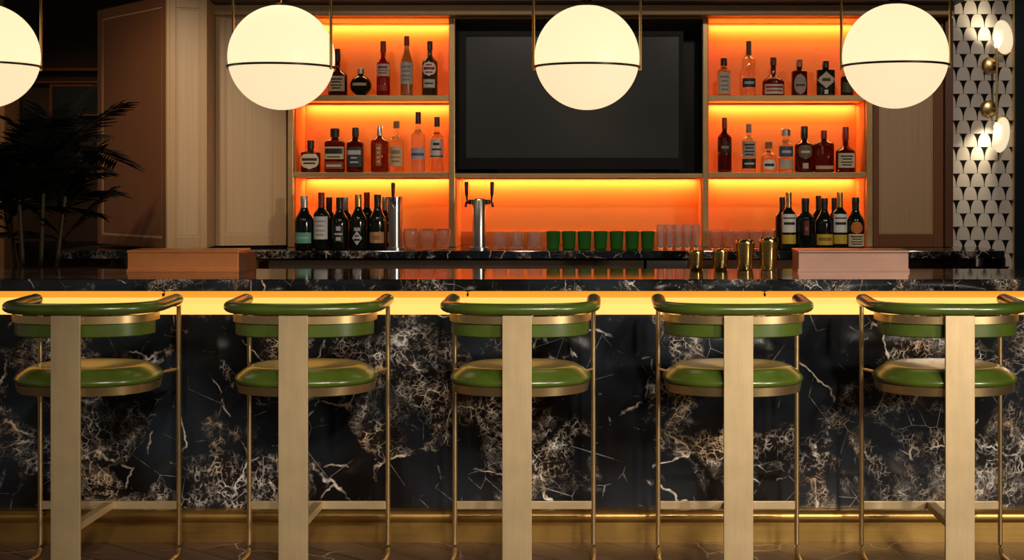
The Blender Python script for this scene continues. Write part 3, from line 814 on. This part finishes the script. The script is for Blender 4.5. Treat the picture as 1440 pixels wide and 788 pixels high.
# ---------------------------------------------------------------- taps
def tap_arm(o, s, z, r):
    """faucet and handle on one side of a beer column, s = -1 / 1 (0: facing the room)"""
    d = Vector((s, 0, 0)) if s else Vector((0, -1, 0))
    b = d * r
    link('faucet', tube([b * .8 + Vector((0, 0, z)), b + d * .018 + Vector((0, 0, z)), b + d * .03 + Vector((0, 0, z - .004)), b + d * .034 + Vector((0, 0, z - .026))], .0075, 10), M['black_grip'] if s else M['steel'], o, smooth=50)
    h0 = b + d * .026 + Vector((0, 0, z + .004))
    link('handle', sweep(bmesh.new(), [h0, h0 + Vector((s * .002, 0, .022)), h0 + Vector((s * .003, 0, .035)), h0 + Vector((s * .004, 0, .095)), h0 + Vector((s * .004, 0, .1))], circ(.0095, 12), scales=[.45, .5, .9, 1.15, .9]), M['black_grip'], o, smooth=50)
    link('collar', lathe(bmesh.new(), [(-.012, .013), (.012, .013)], 14, tuple(b + d * .006 + Vector((0, 0, z)))), M['ring'], o, smooth=40)


D2 = 7.02
tt = empty('tap_tower', (X(674, D2), D2, zc + .0005)); tag(tt, 'twin handled steel beer tap column on the back counter below the television', 'beer tap')
hh = (352 - 280) * D2 / F
link('column', lathe(bmesh.new(), [(0, .05), (.012, .05), (.014, .036), (hh - .012, .036), (hh - .004, .033), (hh, .022)], 32), M['steel'], tt, smooth=40)
tap_arm(tt, -1, hh - .018, .036); tap_arm(tt, 1, hh - .018, .036)
ts = empty('tap_tower', (X(555.5, D2), D2, zc + .0005)); tag(ts, 'single handled steel beer tap column beside the dark wine bottles', 'beer tap')
hh = (352 - 278) * D2 / F
link('column', lathe(bmesh.new(), [(0, .05), (.012, .05), (.014, .038), (hh - .014, .038), (hh - .012, .040), (hh, .040), (hh + .003, .036)], 32), M['steel'], ts, smooth=40)
tap_arm(ts, 0, hh - .03, .038)


# ---------------------------------------------------------------- glassware
def cup(bm, h, rb, rt, t=.0022, base=.008, seg=24, wavy=0):
    prof = [(0, rb * .9), (.002, rb)] + [(h * k / 8, rb + (rt - rb) * (k / 8) ** .8 + (wavy * math.sin(math.pi * k / 8))) for k in range(1, 9)]
    inner = [(max(base, z), max(r - t, .002)) for z, r in prof[2:]][::-1]
    lathe(bm, prof + [(h + .0008, rt - t / 2)] + inner + [(base, .002)], seg)
    return bm


M['clear'] = pbr('clear_glass', (.9, .86, .84), .06, trans=.93, ior=1.45)
M['amberglass'] = pbr('pale_amber_glass', (.95, .82, .70), .06, trans=.93, ior=1.45)
M['green_glass'] = pbr('green_glass', (.035, .16, .022), .08, trans=.35, ior=1.45)
M['ribbed'] = pbr('cloudy_clear_glass', (.86, .80, .78), .16, trans=.85, ior=1.45)
ORD = ['first', 'second', 'third', 'fourth', 'fifth', 'sixth', 'seventh', 'eighth', 'ninth']


def glasses(name, cat, xs, w, top, D, mat, h_px_base, group, text, wavy=0, rb=.86, part_base=False):
    proto = None
    for i, px in enumerate(xs):
        if proto is None:
            h = (h_px_base - top) * D / F; r = w / 2 * D / F
            o = link(name, cup(bmesh.new(), h, r * rb, r, wavy=wavy), mat, smooth=50); proto = o
        else:
            o = proto.copy(); COL.objects.link(o)
        o.location = (X(px, D), D, zc + .0005)
        tag(o, text % ORD[i], cat, group)


glasses('tumbler', 'glass', (578, 600.5, 623), 21, 324, 7.08, M['amberglass'], 352, 'stemless glasses beside the single tap',
        '%s rounded pale amber glass counted from the single tap', wavy=.006, rb=.72)
glasses('tumbler', 'glass', (703, 727, 752), 21, 328, 7.08, M['clear'], 352, 'clear tumblers beside the twin tap',
        '%s pale clear tumbler counted from the twin tap column')
glasses('tumbler', 'glass', (778, 800, 822, 844.5, 867, 889, 911), 20, 327, 7.08, M['green_glass'], 352, 'green tumblers in a row on the back counter',
        '%s green tumbler counted from the clear tumblers by the twin tap')
glasses('flute_glass', 'glass', (929, 941.5, 954, 966.5, 979), 12.5, 318, 7.08, M['ribbed'], 352, 'tall cloudy glasses past the green tumblers',
        '%s tall cloudy glass counted from the green tumblers', rb=.6)
glasses('tumbler', 'glass', (1006, 1025, 1044, 1063, 1082), 18.5, 325, 7.08, M['amberglass'], 352, 'amber glasses behind the gold tumblers',
        '%s clear amber glass behind the gold tumblers, counted from the tall cloudy glasses', wavy=.004, rb=.72)

# gold tumblers on the bar top
for px, top, w, lab in ((979, 353, 22, 'short gold tumbler on the bar top, furthest from the rose copper box'),
                        (1013.5, 351, 23, 'short gold tumbler on the bar top beside the taller gold tumblers'),
                        (1048, 338, 27, 'tall gold mixing tumbler on the bar top between short and tall ones'),
                        (1081, 335, 27, 'tall gold mixing tumbler on the bar top next to the rose copper box')):
    D = 5.78; h = Z(top, D) - 1.0355; r = w / 2 * D / F
    o = link('gold_tumbler', cup(bmesh.new(), h, r * .80, r, t=.0015, base=.005, seg=32), M['gold'], smooth=50)
    o.location = (X(px, D), D, 1.0356); tag(o, lab, 'tumbler', 'gold tumblers on the bar top')

# ---------------------------------------------------------------- wall sconce on the tile wall
sn = empty('wall_sconce', (X(1402, 7.36), DT - .001, Z(125, 7.36))); tag(sn, 'brass wall sconce with two lit oval glass shades on the tile wall', 'wall lamp')
DSC = 7.33
part('rod', tube([W(1402, 62, DSC), W(1402, 182, DSC)], .006, 10), M['brass'], sn, smooth=50)
for (px, py) in ((1393, 92), (1391, 153)):
    c = W(px, py, 7.40)
    bm = bmesh.new(); lathe(bm, [(0, .048), (.012, .046), (.02, .036), (.03, .034), (.034, .022), (.036, .005)], 28)
    bmesh.ops.rotate(bm, verts=bm.verts, cent=(0, 0, 0), matrix=Matrix.Rotation(math.pi / 2, 3, 'X')); bmesh.ops.translate(bm, verts=bm.verts, vec=c + Vector((0, .018, 0)))
    part('wall_plate', bm, M['brass'], sn, smooth=40)
    part('arm', tube([c, c + Vector((.03, -.05, 0)), W(1402, py, DSC)], .006, 8), M['brass'], sn, smooth=50)
M['sconce'] = pbr('lit_sconce_glass', (.6, .55, .45), .3, emit=(1.0, .82, .52), strength=.85)
for (px, py, rx, rz, tilt) in ((1410.5, 52, 13.5, 24, -8), (1408, 190, 11.5, 25, 8)):
    c = W(px, py, DSC)
    bm = bmesh.new(); k = DSC / F
    bmesh.ops.create_uvsphere(bm, u_segments=32, v_segments=18, radius=1)
    bmesh.ops.scale(bm, verts=bm.verts, vec=(rx * k, .035, rz * k))
    bmesh.ops.rotate(bm, verts=bm.verts, cent=(0, 0, 0), matrix=Matrix.Rotation(math.radians(tilt), 3, 'Y'))
    bmesh.ops.translate(bm, verts=bm.verts, vec=c)
    sh = part('shade', bm, M['sconce'], sn, smooth=60)
    bm = bmesh.new()
    pts = [(rx * k * 1.07 * math.cos(a), 0, rz * k * 1.05 * math.sin(a)) for a in [math.radians(200 + 5 * t if py < 100 else 20 + 5 * t) for t in range(29)]]
    sweep(bm, pts, circ(.0045, 8), up=Vector((0, 1, 0)))
    bmesh.ops.rotate(bm, verts=bm.verts, cent=(0, 0, 0), matrix=Matrix.Rotation(math.radians(tilt), 3, 'Y')); bmesh.ops.translate(bm, verts=bm.verts, vec=c)
    part('shade_holder', bm, M['brass'], sn, smooth=60)
for (px, py, tx, ty, e) in ((1400, 66, 1388, 18, 5), (1398, 172, 1386, 232, 6)):
    spot('sconce_light', W(px, py, 7.30), W(tx, ty, DT), e, (1, .82, .5), 100, 1.0, .02)

# ---------------------------------------------------------------- palm
pl = empty('potted_palm', (X(48, 6.33), 6.33, 0)); tag(pl, 'dark leafy palm standing behind the bar beside the oak cabinet', 'plant')
link('pot', lathe(bmesh.new(), [(0, .15), (.02, .17), (.46, .21), (.48, .215), (.48, .19), (.44, .185)], 32), M['pot'], pl, smooth=40)
link('soil', lathe(bmesh.new(), [(.425, .186), (.432, .183)], 32), M['pot'], pl)
rnd = random.Random(3)
STEMS = [(-.10, .02, 1.34), (-.04, -.05, 1.50), (.01, .06, 1.42), (.05, -.03, 1.56), (.09, .05, 1.34)]
tips = []
for (sx, sy, sh) in STEMS:
    pth = [(sx * .5, sy * .5, .43), (sx * .8, sy * .8, .43 + (sh - .43) * .5), (sx * 1.3, sy * 1.3, sh)]
    link('stem', tube(pth, .011, 8), M['palm_stem'], pl, smooth=60)
    tips.append(Vector(pth[-1]))


def frond(base, az, lift, L, droop, nl):
    bm = bmesh.new()
    d = Vector((math.cos(az), math.sin(az), 0)); pts = []
    for k in range(13):
        t = k / 12
        pts.append(base + d * L * t * math.cos(lift) + Vector((0, 0, L * (math.sin(lift) * t - droop * t * t))))
    sweep(bm, pts, circ(.005, 6), scales=[1 - .75 * k / 12 for k in range(13)])
    side = Vector((-d.y, d.x, 0))
    for k in range(nl):
        t = .12 + .88 * k / (nl - 1)
        i = min(11, int(t * 12)); q = t * 12 - i
        p = pts[i].lerp(pts[i + 1], q); tg = (pts[i + 1] - pts[i]).normalized()
        ll = L * .42 * (1 - .55 * abs(t - .4)) * (.9 + .2 * rnd.random())
        for s in (-1, 1):
            dr = (side * s * .85 + tg * .75 + Vector((0, 0, .02 - .22 * rnd.random()))).normalized()
            wv = tg.cross(dr).cross(dr).normalized() * .0075
            a, b = p + dr * ll * .45, p + dr * ll + Vector((0, 0, -.10 * ll))
            th = Vector((0, 0, .0012))
            ring = [p, a + wv, b, a - wv]
            v0 = [bm.verts.new(x + th) for x in ring]; v1 = [bm.verts.new(x - th) for x in ring]
            bm.faces.new(v0); bm.faces.new(v1[::-1])
            for m_ in range(4): bm.faces.new((v0[m_], v0[(m_ + 1) % 4], v1[(m_ + 1) % 4], v1[m_]))
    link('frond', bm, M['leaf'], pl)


for i in range(36):
    b = tips[i % 5]; az = i * 2.399 + .3
    lift = (.35, .85, 1.2)[i % 3] + rnd.uniform(-.12, .12)
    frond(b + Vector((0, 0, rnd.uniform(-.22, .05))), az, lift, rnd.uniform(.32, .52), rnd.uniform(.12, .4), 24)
